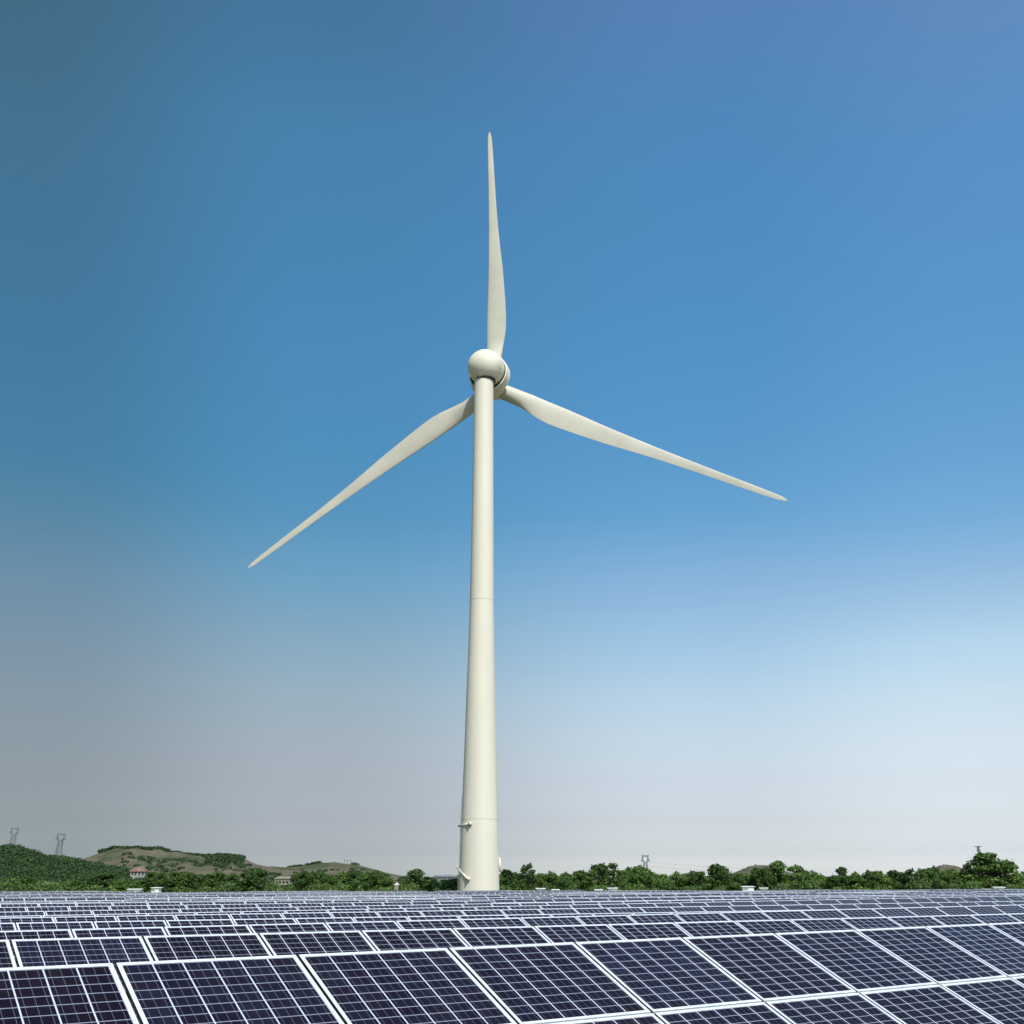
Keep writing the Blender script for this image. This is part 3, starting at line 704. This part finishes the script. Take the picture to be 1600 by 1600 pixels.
# ------------------------------------------------------------------ white inverter cabinets at the far edge
def cabinet(px, pw, top, label, cap):
    Y = 295.0 + rs.uniform(-1, 3); X = ray(px, 1384)[0] * Y; gz = ground_z(X, Y); w = pw / F * Y; H = at(px, top, Y).z - gz
    o = empty('inverter_cabinet', (X, Y, gz), rs.uniform(-.15, .15)); tag(o, label, 'electrical cabinet', 'white cabinets at the far edge of the solar field')
    b = MB(); b.box((0, 0, H * .5 - .08), (w * .8, 1.6, H - .16)); bd = b.build('body', M_WHITE, o)
    r = MB(); r.add([(-w / 2, -1.1, H - .16), (w / 2, -1.1, H - .16), (w / 2, 1.1, H - .16), (-w / 2, 1.1, H - .16), (-w / 2, -1.1, H - .05), (w / 2, -1.1, H - .05), (w / 2, 1.1, H + .06), (-w / 2, 1.1, H + .06)],
                 [(3, 2, 1, 0), (4, 5, 6, 7), (0, 1, 5, 4), (1, 2, 6, 5), (2, 3, 7, 6), (3, 0, 4, 7)]); r.build('roof', M_WHITE, o)
    v = MB()
    for q in range(4): v.box((-w * .2, -.82, H - .5 - q * .13), (w * .3, .05, .07))
    v.build('louvre', M_VENT, o)
    if cap:
        d = MB(); d.box((w * .15, -.815, H * .45), (w * .32, .04, H * .6)); d.build('door', M_WHITE, o)
        e = MB(); e.bar((w * .26, -.84, H * .45), (w * .26, -.84, H * .55), .03); e.build('handle', M_VENT, o)
CB = [(212, 21, 1389.2, 'wide low white cabinet left of a taller one, before the big dark tree at left'), (245, 14, 1386.8, 'taller narrow white cabinet at left, beside the wide low one'),
      (845, 15, 1388.2, 'white cabinet with overhanging roof, nearest one right of the turbine tower'), (868, 12, 1390, 'low white cabinet just right of the one nearest the tower'),
      (935, 13, 1390, 'low white cabinet left of a taller one, behind the middle of the field'), (957, 16, 1387.6, 'taller white cabinet behind the middle of the field'),
      (1168, 20, 1385.2, 'tall white cabinet right of centre with overhanging roof, tallest of the cabinets'), (1193, 13, 1387.5, 'low white cabinet right beside the tallest cabinet'),
      (1543, 14, 1389.5, 'low white cabinet under the tallest tree at the right'), (1560, 17, 1386.2, 'wide white cabinet at the far right, below the tallest tree')]
for i, (px, pw, top, lab) in enumerate(CB): cabinet(px, pw, top - .3, lab, top < 1389)

# ------------------------------------------------------------------ houses and sheds
M_TILE = noise_mat('red_roof_tile', (.16, .085, .065), (.23, .13, .10), 1.5, .8)
M_PLASTER = noise_mat('pale_plaster', (.26, .26, .24), (.34, .34, .31), .6, .8)
M_BEIGE = noise_mat('beige_plaster', (.24, .22, .17), (.32, .29, .23), .6, .8)
M_WIN = noise_mat('dark_window', (.02, .025, .03), (.04, .045, .05), 2, .2)
M_GREYR = noise_mat('grey_sheet_roof', (.16, .18, .19), (.24, .26, .26), .4, .6)
def hip_roof(mb, w, d, z, h, ov=.6, ridge=.5, mi=0):
    a, b = w / 2 + ov, d / 2 + ov; r = w / 2 * ridge
    mb.add([(-a, -b, z), (a, -b, z), (a, b, z), (-a, b, z), (-r, 0, z + h), (r, 0, z + h), (-a, -b, z - .25), (a, -b, z - .25), (a, b, z - .25), (-a, b, z - .25)],
           [(0, 1, 5, 4), (1, 2, 5), (2, 3, 4, 5), (3, 0, 4), (6, 7, 1, 0), (7, 8, 2, 1), (8, 9, 3, 2), (9, 6, 0, 3), (9, 8, 7, 6)], mi)
def gable(mb, cx, w, d, z, h, ov=.4, mi=0, wall=1):
    a, b = w / 2 + ov, d / 2 + ov
    mb.add([(cx - a, -b, z), (cx, -b, z + h), (cx + a, -b, z), (cx - a, b, z), (cx, b, z + h), (cx + a, b, z)], [(0, 1, 4, 3), (1, 2, 5, 4), (0, 3, 5, 2), (0, 2, 1), (3, 4, 5)], mi)
def house_a():
    Y = 540.0; px = 215; X = ray(px, 1384)[0] * Y; zr = at(px, 1362.2, Y).z; zb = at(px, 1368.5, Y).z; w = 21 / F * Y; d = 6.0; top = at(px, 1355.5, Y).z
    o = empty('house', (X, Y, zb), .12); tag(o, 'white house with a red tiled roof on the slope below the brown hill', 'house', 'houses beyond the treeline')
    b = MB(); b.box((0, 0, (zr - zb) / 2 - 1), (w, d, zr - zb + 2)); wl = b.build('wall', M_PLASTER, o)
    r = MB(); hip_roof(r, w, d, zr - zb + .25, top - zr, .5, .6); rf = r.build('roof', M_TILE, o)
    c = MB(); c.box((.6, -2.4, zr - zb + 1.0), (.8, .8, .9)); c.build('dormer', M_PLASTER, rf)
    for q in (-2.3, -.9, .8, 2.4):
        f = MB(); f.box((q, -d / 2 - .03, 1.0), (.85, .08, 1.2)); wd = f.build('window', M_WIN, o)
        g = MB(); g.box((q, -d / 2 - .06, .36), (1.05, .16, .1)); g.build('sill', M_PLASTER, wd)
def house_b():
    Y = 430.0; px = 443; X = ray(px, 1384)[0] * Y; zb = at(px, 1384, Y).z - 4; zr = at(px, 1373.6, Y).z; w = 22 / F * Y; d = 5.0; top = at(px, 1369.3, Y).z
    o = empty('house', (X, Y, zb), -.08); tag(o, 'beige two-gabled house with a dark open porch, between trees left of centre', 'house', 'houses beyond the treeline')
    h = zr - zb; b = MB(); b.box((0, 0, h / 2), (w, d, h)); b.build('wall', M_BEIGE, o)
    r = MB(); gable(r, -w * .25, w * .5, d, h + .02, top - zr); gable(r, w * .25, w * .5, d, h + .04, top - zr); r.build('roof', M_BEIGE, o)
    for q in (-2.0, -.7, .7, 2.0):
        f = MB(); f.box((q, -d / 2 - .04, h - 1.1), (.9, .1, .8)); f.build('window', M_WIN, o)
    f = MB(); f.box((0, -d / 2 - .7, h - 2.0), (w * .9, 1.3, .12)); f.build('porch_roof', M_BEIGE, o)
def hut():
    Y = 318.0; px = 620; X = ray(px, 1384)[0] * Y; gz = ground_z(X, Y); top = at(px, 1379, Y).z; zr = at(px, 1383, Y).z; h = zr - gz
    o = empty('hut', (X, Y, gz)); tag(o, 'tiny white gabled hut with rusty side roofs, left of the lone round tree', 'hut')
    b = MB(); b.box((0, 0, h / 2), (1.1, 2, h)); b.build('wall', M_BEIGE, o)
    r = MB(); gable(r, 0, 1.1, 2, h + .01, top - zr, .15); r.build('roof', M_WHITE, o)
    for sx in (-1, 1):
        q = MB(); q.add([(sx * .8, -1, h + .25), (sx * 2.0, -1, h - .3), (sx * 2.0, 1, h - .3), (sx * .8, 1, h + .25), (sx * .8, -1, h + .15), (sx * 2.0, -1, h - .4), (sx * 2.0, 1, h - .4), (sx * .8, 1, h + .15)],
                        [(0, 1, 2, 3), (7, 6, 5, 4), (0, 4, 5, 1), (1, 5, 6, 2), (2, 6, 7, 3), (3, 7, 4, 0)]); q.build('side_roof', M_TILE, o)
        q = MB(); q.bar((sx * 1.85, -.8, 0), (sx * 1.85, -.8, h - .3), .06); q.build('post', M_BARK, o)
def shed():
    Y = 760.0; px = 694; X = ray(px, 1384)[0] * Y; zb = -2; zr = at(px, 1370, Y).z; w = 30 / F * Y; top = at(px, 1367.6, Y).z
    o = empty('long_shed', (X, Y, zb)); tag(o, 'long low grey shed with many bays behind the trees just left of the tower', 'shed')
    h = zr - zb; b = MB(); b.box((0, 0, h / 2), (w, 6, h)); b.build('wall', M_GREYR, o)
    r = MB(); hip_roof(r, w, 6, h + .26, top - zr, .4, .9); r.build('roof', M_GREYR, o)
    for i in range(9):
        f = MB(); f.box((-w / 2 + w * (i + .5) / 9, -3.04, h - .9), (w / 9 * .6, .1, 1.0)); f.build('bay_opening', M_WIN, o)
house_a(); house_b(); hut(); shed()

# ------------------------------------------------------------------ pylons
def pylon(px, top, bot, Y, label, kind, rz=0.0, th=.16, wk=1.0):
    """cat-head lattice pylon; sizes read from the photograph in pixels, turned into metres at distance Y"""
    u = Y / F; X = ray(px, (top + bot) / 2)[0] * Y; zt = at(px, top, Y).z; zb = at(px, bot, Y).z - 6
    o = empty('pylon', (X, Y, zb), rz); tag(o, label, 'pylon', 'steel lattice pylons on the horizon'); H = zt - zb
    def lat(mb, a0, a1, z0, z1, d0, d1, n):
        """tapered four-legged lattice; half width and half depth go a0->a1, d0->d1"""
        for k in range(n):
            f0 = k / n; f1 = (k + 1) / n
            w0 = a0 + (a1 - a0) * f0; w1 = a0 + (a1 - a0) * f1; e0 = d0 + (d1 - d0) * f0; e1 = d0 + (d1 - d0) * f1
            y0 = z0 + (z1 - z0) * f0; y1 = z0 + (z1 - z0) * f1
            c0 = [(-w0, -e0, y0), (w0, -e0, y0), (w0, e0, y0), (-w0, e0, y0)]; c1 = [(-w1, -e1, y1), (w1, -e1, y1), (w1, e1, y1), (-w1, e1, y1)]
            for q in range(4):
                mb.bar(c0[q], c1[q], th); mb.bar(c0[q], c1[(q + 1) % 4], th * .6); mb.bar(c0[(q + 1) % 4], c1[q], th * .6); mb.bar(c1[q], c1[(q + 1) % 4], th * .6)
    if kind == 'cat':
        hw = 6.2 * u * wk; bw = 2.7 * u * wk; hh = 10.5 * u; zb2 = H - hh
        m = MB(); lat(m, bw * 1.7, bw, 0, zb2, bw * 1.7, bw, max(4, int(zb2 / (2.4 * bw)))); m.build('body', M_PYLON, o)
        m = MB(); e = bw * .6
        for sx in (-1, 1):
            for sy in (-e, e):
                m.bar((sx * bw, sy, zb2), (sx * hw * .95, sy, zb2 + hh * .28), th * 1.3); m.bar((0, sy, zb2 - hh * .02), (sx * hw * .8, sy, zb2 + hh * .36), th)
                m.bar((sx * hw * .95, sy, zb2 + hh * .28), (sx * hw * .82, sy, H - hh * .06), th * 1.1); m.bar((sx * hw * .7, sy, zb2 + hh * .36), (sx * hw * .66, sy, H - hh * .1), th * .8)
                m.bar((sx * hw * .8, sy, zb2 + hh * .45), (sx * hw * .7, sy, zb2 + hh * .62), th * .7)
        m.build('window_frame', M_PYLON, o)
        m = MB()
        for sy in (-e, e):
            m.bar((-hw * .98, sy, H - hh * .08), (hw * .98, sy, H - hh * .08), th * 1.2); m.bar((-hw * .9, sy, H - hh * .2), (hw * .9, sy, H - hh * .2), th)
            for q in range(8): m.bar((-hw * .9 + q * hw * .225, sy, H - hh * (.2 if q % 2 else .08)), (-hw * .9 + (q + 1) * hw * .225, sy, H - hh * (.08 if q % 2 else .2)), th * .8)
        for sx in (-1, 1): m.bar((sx * hw * .98, 0, H - hh * .1), (sx * hw * 1.02, 0, H + hh * .04), th * 1.4)
        m.build('top_crossarm', M_PYLON, o)
        for sx in (-1, 1):
            m = MB(); zz = zb2 + hh * .28
            m.bar((sx * hw * .7, 0, zz + .1 * hh), (sx * hw * 1.3, 0, zz - .04 * hh), th * 1.3); m.bar((sx * hw * .7, 0, zz - hh * .06), (sx * hw * 1.3, 0, zz - .04 * hh), th); m.bar((sx * hw * .95, 0, zz), (sx * hw * .95, 0, zz + .16 * hh), th)
            ar = m.build('side_arm', M_PYLON, o)
            i_ = MB(); i_.bar((sx * hw * 1.28, 0, zz - .04 * hh), (sx * hw * 1.28, 0, zz - .22 * hh), th * .9); i_.build('insulator', M_PYLON, ar)
    else:
        m = MB(); bw = 1.2 * u * wk; lat(m, bw * 1.6, bw * .8, 0, H, bw * 1.6, bw * .8, max(6, int(H / (2.6 * bw)))); m.build('body', M_PYLON, o)
        for z, l in ((H - .3, 5.4 * u), (H - 6 * u, 3.4 * u), (H - 11 * u, 4.0 * u)):
            m = MB(); m.bar((-l, 0, z), (l, 0, z), th * 1.5); m.bar((-l, 0, z), (0, 0, z - 1.5 * u), th); m.bar((l, 0, z), (0, 0, z - 1.5 * u), th); m.build('crossarm', M_PYLON, o)
    return o
pylon(21, 1293, 1326, 900, 'grey lattice pylon on the wooded hill, the one at the left edge', 'cat', th=.15, wk=.92)
pylon(93.5, 1302, 1338, 820, 'grey lattice pylon on the wooded hill, right of the one at the left edge', 'cat', th=.18)
pylon(1008.5, 1336, 1362, 900, 'small grey lattice pylon showing its head above the treeline right of centre', 'cat', th=.26, wk=.82)
pylon(1530, 1322, 1350, 800, 'narrow T-topped pylon rising behind the tallest tree at the right', 'mast', th=.2)
# three little poles on the far ridge
for i, (px, l) in enumerate(((538, 'leftmost'), (543, 'middle'), (548, 'rightmost'))):
    p = HC.pt(px, -.05); o = empty('utility_pole', (p.x, p.y, p.z - 1)); tag(o, 'tiny dark pole on the farther brown ridge, %s of three' % l, 'pole', 'poles on the far ridge')
    m = MB(); m.bar((0, 0, 0), (0, 0, 6.2), .35, n=6); m.build('mast', M_PYLON, o)
    m = MB(); m.box((0, 0, 5.4), (3.0, .3, .45)); m.build('crossarm', M_PYLON, o)
# faint wires leaving the small pylon
for i, (dz, l) in enumerate(((0, 'upper'), (-3.2, 'lower'))):
    a = at(1013, 1347, 900) + Vector((0, 0, dz)); b = at(1330, 1356, 1250) + Vector((0, 0, dz)); m = MB(); n = 24; pr = None
    for k in range(n + 1):
        f = k / n; p = a.lerp(b, f); p.z -= 14 * f * (1 - f)
        if pr is not None: m.bar(pr, p, .07, n=4)
        pr = p
    tag(m.build('power_line', M_PYLON), 'thin %s wire running right from the small pylon above the trees' % l, 'wire', 'wires from the small pylon')
print('objects', len(bpy.data.objects))
